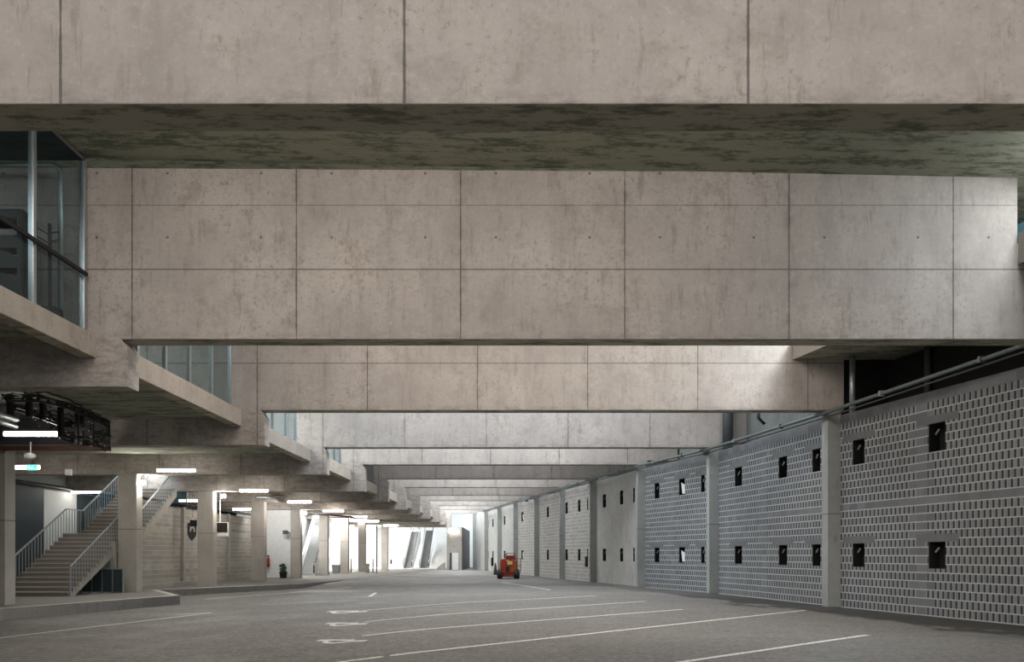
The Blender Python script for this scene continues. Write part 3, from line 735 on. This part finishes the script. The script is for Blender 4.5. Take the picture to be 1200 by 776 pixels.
escalator(-11.7, 86.5, -11.9, 95.5, 4.8, .9, 'far escalator beside the white stairs, left of the pair')
escalator(-10.0, 87.5, -10.2, 95.5, 4.6, .9, 'far escalator beside the white stairs, right of the pair')
mb = MB(); y, z = 86.0, .0
for i in range(18): z += .17; mb.box(-9.2, -6.9, y, 95, z-.17, z); y += .42 if i != 8 else 1.4
tag(mb.obj('white_stairs', M['whitewall']), 'wide white stair rising at the far end of the hall', 'stairs')

# far block with lit door
t = thing('lobby_block', 'pale grey block at the far end with a white door and dark side', 'building block', (-6, 86, 0))
MB().box(-6.8, -5.22, 80, 94, 0, CH+2.85).obj('body', M['panel'], t)
MB().box(-5.215, -5.17, 80.02, 94, 0, CH+2.85).obj('dark_side', M['black'], t)
MB().box(Px(529.5, 79.9), Px(537, 79.9), 79.93, 79.99, .02, Zr(648, 80)).obj('door', M['lampface'] if False else M['white'], t)
MB().box(Px(527, 79.9), Px(529.5, 79.9), 79.9, 79.99, .0, Zr(648, 80)).obj('door_edge', M['darkgrey'], t)
t = thing('tube_light', 'glowing tube on the front of the far grey block', 'light', (Px(531, 79), 79.6, CH+2.3), 'fluorescent tube lights')
MB().box(-6.65, -5.5, 79.75, 79.85, CH+2.33, CH+2.45).obj('tube', M['tube'], t)
MB().box(-6.65, -5.5, 79.85, 79.98, CH+2.36, CH+2.42).obj('housing', M['white'], t)
tag(MB().prism([(-7.9, 79, .0), (-6.9, 79, 0), (-6.9, 79, .85), (-7.3, 79, .6)], (0, .4, 0), 0).obj('rubble_heap', M['conc']), 'small pale wedge shaped barrier left of the far grey block', 'barrier')

# bins and cases in the white hall
def crate(px, Y, w, h, label, mat, name='storage_bin', cat='bin'):
    X = Px(px, Y); z = PZ-.012
    t = thing(name, label, cat, (X, Y, z))
    MB().hexa([(X-w*.42, Y-.25, z), (X+w*.42, Y-.25, z), (X+w*.42, Y+.25, z), (X-w*.42, Y+.25, z), (X-w/2, Y-.3, z+h), (X+w/2, Y-.3, z+h), (X+w/2, Y+.3, z+h), (X-w/2, Y+.3, z+h)]).obj('body', mat, t, .02)
    MB().box(X-w/2-.02, X+w/2+.02, Y-.32, Y+.32, z+h, z+h+.05).obj('lid', M['greyp'], t, .01)
crate(394, 64, .6, .65, 'pale grey bin between the sixth and seventh left columns', M['greyp'])
crate(430.5, 66, .28, .75, 'narrow grey bin between two far left columns', M['conc'])
def post(px, Y, h, label, mat, r=.05):
    X = Px(px, Y); tag(MB().tube([(X, Y, PZ-.012), (X, Y, PZ+h)], r, 8).obj('bollard', mat, None, 0, True), label, 'post')
post(441.5, 64, 4.0, 'tall dark slender post right of the eighth left column', M['darkgrey'], .05)
post(437, 66, 1.2, 'short grey post beside the tall dark slender post', M['conc'], .06)
post(411.5, 66, 1.2, 'short grey post right of the seventh left column', M['conc'], .06)

# ------------------------------------------------------------------ tube lights
def tube_light(X, Y, label, rel=3.3, L=1.5, rot=0, drop=None):
    Z = CH+rel
    t = thing('tube_light', label, 'light', (X, Y, Z), 'fluorescent tube lights')
    c, s = math.cos(rot), math.sin(rot)
    a = Vector((X-L/2*c, Y-L/2*s, Z)); b = Vector((X+L/2*c, Y+L/2*s, Z))
    MB().bar(a, b, .09, .11).obj('tube', M['tube'], t, .02)
    MB().bar(a+Vector((0,0,.085)), b+Vector((0,0,.085)), .10, .05).obj('housing', M['white'], t)
    top = CH+4.15 if Y < 38 else CH+3.62
    for f in (.15, .85):
        p = a+(b-a)*f; MB().tube([p+Vector((0,0,.1)), (p.x, p.y, CH+(drop or 4.1))], .008, 6).obj('suspension_wire', M['black'], t)
near = {0: 'glowing tube light hanging at the far left below the gallery beam', 1: 'glowing tube light above and right of the staircase top',
        2: 'glowing tube light above the gap between the third and fourth left columns'}
for i, (px, py, rel) in enumerate(((37, 509, 3.3), (206.5, 551.7, 3.3), (297.5, 575.3, 3.05), (351, 588.5, 3.0), (390.5, 599, 2.85), (419.5, 605.7, 2.8), (434, 611, 2.7), (458, 616, 2.7), (472, 619.5, 2.65), (484, 622, 2.6))):
    Y = rel*F/(650-py)
    tube_light(Px(px, Y), Y, near.get(i, 'glowing tube light in the row over the left columns, %s from the camera' % ORD[i]), rel, L=1.5 if i < 2 else 1.35, drop=4.1 if Y < 30 else 3.75 if Y < 37 else 3.4)
for i, (px, py, rel) in enumerate(((24, 548, 3.3), (101, 577, 3.08), (225, 587, 3.0), (286, 597, 2.9), (328, 604.5, 2.75), (393, 614, 2.7))):
    Y = rel*F/(650-py)
    tube_light(Px(px, Y), Y, 'glowing tube light in the back row behind the left columns, %s from the camera' % ORD[i], rel, L=1.45, drop=3.7 if Y < 37 else 3.4)

# floodlights on column heads
def flood(X, Y, Z, label, power=60):
    t = thing('floodlight', label, 'light', (X, Y, Z), 'small floodlights at the column heads')
    MB().box(X-.13, X+.13, Y+.02, Y+.12, Z-.1, Z+.1).obj('housing', M['white'], t, .02)
    MB().box(X-.11, X+.11, Y, Y+.02, Z-.08, Z+.08).obj('lens', M['lampface'], t)
    MB().bar((X, Y+.07, Z+.1), (X, Y+.07, Z+.32), .03).obj('bracket', M['black'], t)
    if power:
        l = bpy.data.lights.new('flood', 'POINT'); l.energy = power; l.shadow_soft_size = .08; l.color = (1, .95, .88)
        o = bpy.data.objects.new('flood_lamp', l); COL.objects.link(o); o.location = (X, Y-.12, Z-.05)
flood(Px(170, 32.2), 32.0, CH+3.0, 'small glowing floodlight at the head of the column in front of the staircase', 130)
flood(Px(259.5, 37.8), 38.0, CH+2.9, 'small glowing floodlight at the head of the third left column', 110)
flood(Px(356.5, 51), 51.2, CH+2.75, 'small glowing floodlight at the head of the fifth left column', 90)
# cylinder spot by first column
X, Y = Px(32, 22.5), 22.5
t = thing('spotlight', 'white cylindrical spotlight beside the head of the far left column', 'light', (X, Y, Zr(535, Y)))
MB().lathe((X, Y-.1, Zr(535, Y)), [(.06, 0), (.10, .02), (.1, .2), (.05, .3)], 16, 'x').obj('barrel', M['white'], t, 0, True)
MB().bar((X+.1, Y, Zr(535, Y)+.1), (X+.1, Y, CH+3.3), .03).obj('bracket', M['white'], t)
# exit sign
X, Y = Px(37, 26), 26.0
t = thing('exit_sign', 'small glowing green emergency exit sign behind the far left column', 'sign', (X, Y, Zr(548, Y)))
MB().box(X-.16, X+.16, Y, Y+.06, Zr(551, Y), Zr(545, Y)).obj('box', M['green'], t)
z0 = Zr(551, Y)
MB().box(X+.0, X+.13, Y-.012, Y-.002, z0+.03, z0+.06).box(X-.10, X-.05, Y-.012, Y-.002, z0+.03, z0+.14).bar((X-.02, Y-.007, z0+.03), (X+.04, Y-.007, z0+.13), .01, .03).obj('pictogram', M['exitwhite'], t)
MB().tube([(X, Y+.03, z0+.17), (X, Y+.03, CH+4.1)], .01, 6).obj('suspension_rod', M['black'], t)
tag(MB().box(Px(76, 28), Px(83, 28), 28.0, 28.1, Zr(557, 28), Zr(550, 28)).obj('junction_box', M['greyp']), 'small pale box hanging above the staircase', 'box')

# shield sign with person pictogram
Y = 38.5; X = Px(224.6, Y)
t = thing('hanging_sign', 'dark shield shaped sign with a white figure pictogram by the third left column', 'sign', (X, Y, Zr(634, Y)))
hw = 5.2*Y/F
MB().prism([(X-hw, Y, Zr(613, Y)), (X-hw, Y, Zr(626, Y)), (X-hw*.7, Y, Zr(630, Y)), (X, Y, Zr(634, Y)), (X+hw*.7, Y, Zr(630, Y)), (X+hw, Y, Zr(626, Y)), (X+hw, Y, Zr(613, Y))], (0, .05, 0), 0).obj('shield', M['darkgrey'], t)
MB().box(Px(222.8, Y), Px(231, Y), Y-.03, Y-.004, Zr(616.8, Y), Zr(609.8, Y)).obj('black_panel', M['black'], t)
MB().lathe((Px(225.7, Y), Y-.03, Zr(608, Y)), [(.066, 0), (.066, .03)], 16, 'y').obj('pictogram_head', M['white'], t)
MB().prism([(Px(a, Y), Y-.03, Zr(b, Y)) for a, b in ((222.5, 623), (223.2, 617.2), (227.8, 617.2), (229, 623.5), (227.4, 623.5), (226.6, 619.5), (224.7, 619.5), (224, 623))], (0, .02, 0), 0).obj('pictogram_legs', M['white'], t)
MB().tube([(X+.05, Y+.02, Zr(613, Y)), (X+.05, Y+.02, CH+3.6)], .012, 6).obj('suspension_rod', M['black'], t)
MB().tube([(X-.05, Y+.02, Zr(613, Y)), (X+.05, Y+.02, Zr(605, Y))], .012, 6).obj('cross_rod', M['black'], t)
# information screen
Y = 38.9; X = Px(261, Y)
t = thing('information_screen', 'black hanging screen in a pale frame right of the third left column', 'screen', (X, Y, Zr(627, Y)))
MB().box(Px(253.5, Y), Px(267.5, Y), Y, Y+.08, Zr(628.5, Y), Zr(612, Y)).obj('frame', M['white'], t)
MB().box(Px(254.5, Y), Px(266.5, Y), Y-.03, Y-.002, Zr(623.5, Y), Zr(612.8, Y)).obj('screen', M['black'], t)
MB().tube([(Px(257.5, Y), Y+.04, Zr(612, Y)), (Px(257.5, Y), Y+.04, CH+3.6)], .03, 8).obj('pole', M['white'], t)

struct(MB().box(XL, -12.4, 17.2, BY[3]-.06, CH+4.10, CH+4.145).obj('ceiling_void_shade', M['darkgrey']))  # added dark sheet, painted shade for the unlit void above the trays
struct(MB().box(XL, -12.35, BY[3]-.05, BY[3]-.005, CH+3.37, CH+4.09).obj('wall_void_shade', M['darkgrey']))  # second added sheet, same painted shade over the beam face
# cable trays and pipes under the slab at far left
def tray(path, w, label, side=Vector((0, 0, 1))):
    path = [Vector(p) for p in path]
    t = thing('cable_tray', label, 'cable tray', path[0])
    for k in (0, 1):
        mb = MB()
        for a, b in zip(path, path[1:]): mb.bar(a+side*w*k, b+side*w*k, .05, .06)
        mb.obj('side_rail', M['black'], t)
    for a, b in zip(path, path[1:]):
        n = max(2, int((b-a).length/.45))
        for i in range(n):
            p = a+(b-a)*(i/n); MB().bar(p, p+side*w, .05, .04).obj('rung', M['black'], t)
    for j in range(5):
        o = Vector((random.uniform(-.1, .1), random.uniform(-.1, .1), random.uniform(.02, .14)))
        pts = []
        for a, b in zip(path, path[1:]):
            for i in range(5): pts.append(a+(b-a)*(i/5)+o+Vector((0, 0, random.uniform(-.05, .05)))+side*w*(j % 2))
        MB().tube(pts, .022, 6).obj('cable', M['black'] if j != 2 else M['steel'], t)
    return t
def pp(px, py, Y): return (Px(px, Y), Y, Zr(py, Y))
tray([pp(8, 470, 17.6), pp(45, 470, 18.6), pp(78, 478, 20.0), pp(105, 489, 21.5), pp(128, 500, 23.0)], .12, 'black cable tray curving down under the slab at far left, upper one')
tray([pp(18, 480, 19.0), pp(45, 489, 19.8), pp(72, 499, 21.0), pp(90, 500, 21.6)], .08, 'black cable tray below the upper curved tray at far left')
tray([pp(70, 514, 21.6), pp(92, 520, 22.4), pp(118, 523, 23.1)], .1, 'lowest black cable tray just above the brown pipe')
for i, (px, ya, yb, Y) in enumerate(((12, 462, 492, 18.2), (34, 466, 489, 18.5), (50, 470, 492, 19.0), (71, 477, 512, 20.2), (90, 482, 522, 21.4), (96, 484, 522, 21.6), (108, 488, 524, 22.2), (126, 498, 512, 22.9))):
    tag(MB().bar(pp(px, ya, Y), pp(px, yb, Y), .11 if i < 4 else .08).obj('tray_hanger', M['black']), 'vertical black hanger of the cable trays, %s from the left' % ['first', 'second', 'third', 'fourth', 'fifth', 'sixth', 'seventh', 'eighth'][i], 'hanger', 'cable tray hangers')
tag(MB().bar(pp(126, 506, 22.9), pp(114, 524, 22.9), .06).obj('tray_brace', M['black']), 'diagonal black brace at the right end of the cable trays', 'brace')
tag(MB().bar(pp(-30, 525.5, 23.2), pp(129, 525.5, 23.2), .17, .15).obj('brown_duct', M['brown'], None, .02), 'dark brown horizontal duct above the far left column', 'duct')
for i, (a, b) in enumerate((((-20, 481, 14.0), (19, 492, 17.5)), ((-20, 488, 14.0), (18, 500, 17.5)), ((14, 461, 17.2), (42, 469, 19.5)))):
    tag(MB().tube([pp(*a), pp(*b)], .06 if i < 2 else .025, 12).obj('metal_pipe', M['steel'], None, 0, True), ['upper shiny metal pipe at the far left edge under the slab', 'lower shiny metal pipe at the far left edge under the slab', 'thin pale conduit crossing the cable trays at far left'][i], 'pipe')
random.seed(3)
t = thing('cable_bundle', 'tangled black cable bundle with small pale ties hanging between the trays', 'cables', pp(80, 500, 21))
for i in range(14):
    px = random.uniform(20, 118); py = 472+(px-20)*.3+random.uniform(-4, 22); Y = 19+(px/40)
    pts = [pp(px+j*random.uniform(2.5, 4), py+random.uniform(-2.5, 2.5)+j*1.2, Y) for j in range(7)]
    MB().tube(pts, .018, 6).obj('cable', M['black'], t)
for i in range(26):
    px = random.uniform(30, 125); py = 474+(px-20)*.28+random.uniform(-3, 24); Y = 18.9+(px/40); p = pp(px, py, Y)
    MB().box(p[0]-.013, p[0]+.013, p[1]-.013, p[1]+.013, p[2]-.013, p[2]+.013).obj('cable_tie', M['white'], t)
# distant service pipes
for i, (pa, pb) in enumerate(((pp(337, 600, 52.5), pp(415, 606, 56)), (pp(385, 606, 60), pp(430, 607, 64)), (pp(300, 583, 43), pp(365, 581, 47)))):
    tag(MB().tube([pa, pb], .06, 8).obj('service_pipe', (M['darkgrey'], M['brown'], M['steel'])[i], None, 0, True), ['dark pipe crossing above the fifth and sixth left columns', 'reddish brown pipe above the sixth left column', 'thin steel pipe under the slab right of the fourth left column'][i], 'pipe')

# small boxes on the right pilasters
def postbox(px, y0, y1, Y, w, label):
    X = Px(px, Y); tag(MB().box(X-w/2, X+w/2, Y-.12, Y, Zr(y1, Y), Zr(y0, Y)).obj('switch_box', M['black'], None, .01), label, 'box')
postbox(687.2, 652.5, 664.5, BY[6]+.02, .18, 'black switch box beside the fourth visible right pilaster')
postbox(458.5, 656, 661, BY[11]-.1, .16, 'black box on the farthest left column')
t = thing('meter_post', 'small black box on a white post near the red lift', 'post', (Px(577, 61), 61, 0))
X = Px(577, 61)
MB().box(X-.1, X+.1, 60.9, 61.05, CH-.9, CH-.25).obj('box', M['black'], t)
MB().box(X-.05, X+.03, 60.95, 61.03, 0, CH-.9).obj('post', M['white'], t)
tag(MB().lathe((Px(580.5, 61.5), 61.5, 0), [(.15, 0), (.14, .3), (.11, .6), (.04, .95)], 12).obj('covered_bollard', M['darkgrey'], None, 0, True), 'dark covered bundle standing beside the black box post', 'bundle')
for px, Y, lab in ((824.5, 31.7, 'small dark camera at the head of the second visible right pilaster'), (616.5, 57.6, 'small dark camera at the head of a far right pilaster')):
    X = Px(px, Y); z = Zr(532.5, Y) if px > 800 else CH+4.0
    t = thing('security_camera', lab, 'camera', (X, Y, z))
    MB().box(X-.06, X+.12, Y-.35, Y-.05, z-.05, z+.06).obj('housing', M['black'], t, .01)
    MB().bar((X+.05, Y-.1, z+.02), (X+.2, Y+.05, z+.02), .04).obj('bracket', M['darkgrey'], t)

# ------------------------------------------------------------------ red boom lift
Y = 50.9; k = Y/F; X0 = Px(595.5, Y)
t = thing('boom_lift', 'compact red and orange boom lift with work cage parked by the right wall', 'lift', (X0, Y, 0))
def pz(py): return Zr(py, Y)-.02
def B(a, b, c, d, y0, y1, name, m, bev=.02): return MB().box(Px(a, Y), Px(b, Y), Y+y0, Y+y1, pz(d), pz(c)).obj(name, m, t, bev)
B(587, 605, 670.5, 676, 0, 2.0, 'chassis', M['redd'])
MB().prism([(Px(a, Y), Y-.05, pz(b)) for a, b in ((586, 671.5), (586, 658), (587.5, 655), (593, 654.8), (593, 671.5))], (0, 1.9, 0), 0).obj('engine_cover', M['red'], t, .04)
MB().prism([(Px(a, Y), Y, pz(b)) for a, b in ((593.2, 672), (593.2, 657), (604, 656), (605.6, 659), (605.6, 670), (604, 672))], (0, 1.7, 0), 0).obj('turret', M['orange'], t, .03)
B(594.5, 600.5, 657.5, 661.5, -.04, -.005, 'warning_plate', M['yellow'], 0)
B(592.8, 597, 664, 669, -.045, -.005, 'control_hatch', M['black'], .005)
B(587.5, 592, 664.5, 665.2, -.07, -.052, 'vent_slot', M['redd'], 0); B(587.5, 592, 667, 667.7, -.07, -.052, 'vent_slot', M['redd'], 0)
for a, b in ((582.4, 588.8), (601.8, 608.8)):
    for yy in (.15, 1.75):
        c = (Px(a, Y), Y+yy, .31); w = (b-a)*k
        wh = MB().lathe(c, [(.2, 0), (.3, .03), (.31, w*.3), (.31, w*.7), (.3, w-.03), (.2, w)], 22, 'x').obj('wheel', M['rubber'], t, 0, True)
        MB().lathe((c[0]-.01, c[1], c[2]), [(.12, 0), (.14, w+.02)], 16, 'x').obj('hub', M['redd'], wh)
cage = MB()
xa, xb, ya, yb, za, zb_ = Px(593, Y), Px(603.5, Y), Y+.1, Y+1.1, pz(656), pz(648.5)
for x in (xa, xb):
    for y in (ya, yb): cage.tube([(x, y, za), (x, y, zb_)], .03, 8)
for z in (zb_, (za+zb_)/2+.02):
    for a, b in (((xa, ya), (xb, ya)), ((xb, ya), (xb, yb)), ((xb, yb), (xa, yb)), ((xa, yb), (xa, ya))): cage.tube([(*a, z), (*b, z)], .025, 8)
cage.obj('cage_rail', M['redd'], t)
MB().box(xa, xb, ya, yb, za, za+.06).obj('cage_floor', M['redd'], t)
MB().box(xa+.03, xb-.03, ya-.01, ya+.01, za+.02, za+.30).obj('cage_panel', M['redd'], t)
MB().box(xa+.05, xb-.05, ya+.05, ya+.3, za+.06, za+.28).obj('control_console', M['black'], t)
fr = MB()
fr.tube([(xb, ya, pz(654.3)), (Px(610, Y), ya, pz(654.3)), (Px(610, Y), ya, pz(672))], .03, 8); fr.tube([(Px(605, Y), ya, pz(663.5)), (Px(610, Y), ya, pz(663.5))], .025, 8)
fr.tube([(Px(605.8, Y), ya, pz(654.3)), (Px(605.8, Y), ya, pz(672))], .02, 8)
fr.obj('entry_frame', M['redd'], t)
MB().bar((Px(600, Y), Y+1.5, pz(662)), (Px(598, Y), Y+.9, pz(655)), .16).obj('boom', M['orange'], t)

# ------------------------------------------------------------------ light
w = bpy.data.worlds.new('World'); sc.world = w; w.use_nodes = True
bg = w.node_tree.nodes['Background']; bg.inputs[0].default_value = (.85, .93, 1.0, 1); bg.inputs[1].default_value = .24
def area(name, loc, size, energy, rot, col=(1, 1, 1), spread=180):
    l = bpy.data.lights.new(name, 'AREA'); l.shape = 'RECTANGLE'; l.size, l.size_y = size; l.energy = energy; l.color = col; l.spread = R(spread)
    o = bpy.data.objects.new(name, l); COL.objects.link(o); o.location = loc; o.rotation_euler = [R(a) for a in rot]; return o
WARM = (1, .93, .86); COOL = (.88, .95, 1)
# daylight from behind and above the photographer
area('front_daylight', (0, -5, 8.5), (24, 6), 1850, (66, 0, 0), WARM)
# unseen overhead lamps added to even out the bays, clerestory daylight beside them
area('bay_daylight_fill', (-2, 9.6, CH+7.5), (13, 1.6), 560, (38, 0, 0), WARM)  # unseen fill below a solid ceiling, added to light the second beam
area('clerestory_daylight', (11.0, 12.4, CH+7.5), (.4, 5), 330, (0, 32, 0), COOL)
area('bay_daylight_fill', (0, 18.2, CH+8.6), (14, 2.5), 760, (20, 0, 0), WARM)
area('clerestory_daylight', (10.0, 20.0, CH+8.0), (.3, 4.5), 700, (0, 28, 0), COOL)
NEU = (.86, .93, 1)
for a, b, e in ((3, 4, 1500), (4, 5, 1500), (5, 6, 420), (6, 7, 1200), (7, 8, 800), (8, 9, 1100), (9, 10, 1400), (10, 11, 1600), (11, 12, 1800)):
    y = (BY[a]+TH+BY[b])/2; x1 = CX[b]-1.0; xx0 = -7.5
    area('bay_daylight_fill', ((xx0+x1)/2, y, CH+8.9), (x1-xx0, BY[b]-BY[a]-1.5), e, (0, 0, 0), NEU)
area('end_daylight', (-3, 93, CH+8), (10, 6), 1600, (0, 0, 0), COOL)
# white hall
for y, e in ((54, 420), (62, 650), (72, 1000), (82, 1000), (91, 1500)):
    area('hall_light', (-14.8, y, CH+3.25 if y < 84 else CH+4.6), (3.2, 5), e, (0, 0, 0), (1, .98, .95))
area('gallery_light', (-12, 28, CH+7.4), (4, 5), 700, (0, 0, 0), COOL)
area('gallery_light', (-12, 35, CH+7.4), (4, 4), 600, (0, 0, 0), COOL)
area('gallery_light', (-12.5, 11.5, CH+7.6), (4, 4), 110, (0, 0, 0), COOL)
area('gallery_light', (-12.5, 20, CH+7.4), (4, 4), 130, (0, 0, 0), COOL)
area('stair_light', (-20, 41.5, CH+3.9), (3, 1), 120, (0, 0, 0), COOL)
area('white_wall_fill', (-15.2, 48.2, CH+2.9), (2, .6), 90, (45, 0, 0), (1, .98, .95))  # unseen lamp added to brighten the white return wall
area('block_wall_fill', (-13.6, 42, CH+2.9), (.6, 8), 150, (0, 60, 0), WARM)  # unseen lamp added to lift the left block wall
area('stair_head_fill', (-17.8, 37.2, CH+4.05), (1.5, 1.5), 55, (0, 0, 0), COOL)  # unseen fill added under the slab to brighten the stair top
for y in (27.5, 34.8):
    area('under_slab_fill', (-15.5, y, CH+3.9), (6, 1.5), 130, (0, 0, 0), WARM)  # unseen fill added under the slab around the staircase

# ------------------------------------------------------------------ camera
cam = bpy.data.cameras.new('camera'); cam.lens = 27; cam.sensor_width = 36; cam.sensor_fit = 'HORIZONTAL'
cam.shift_y = (650-388)/1200; cam.clip_end = 400
o = bpy.data.objects.new('camera', cam); COL.objects.link(o); o.location = (0, 0, CH); o.rotation_euler = (R(90), 0, 0)
sc.camera = o
sc.view_settings.view_transform = 'Standard'; sc.view_settings.look = 'None'; sc.view_settings.exposure = 0
sc.cycles.use_denoising = True; sc.cycles.max_bounces = 6; sc.cycles.diffuse_bounces = 4; sc.cycles.glossy_bounces = 2
sc.cycles.transparent_max_bounces = 8; sc.cycles.sample_clamp_indirect = 6; sc.cycles.caustics_reflective = False; sc.cycles.caustics_refractive = False
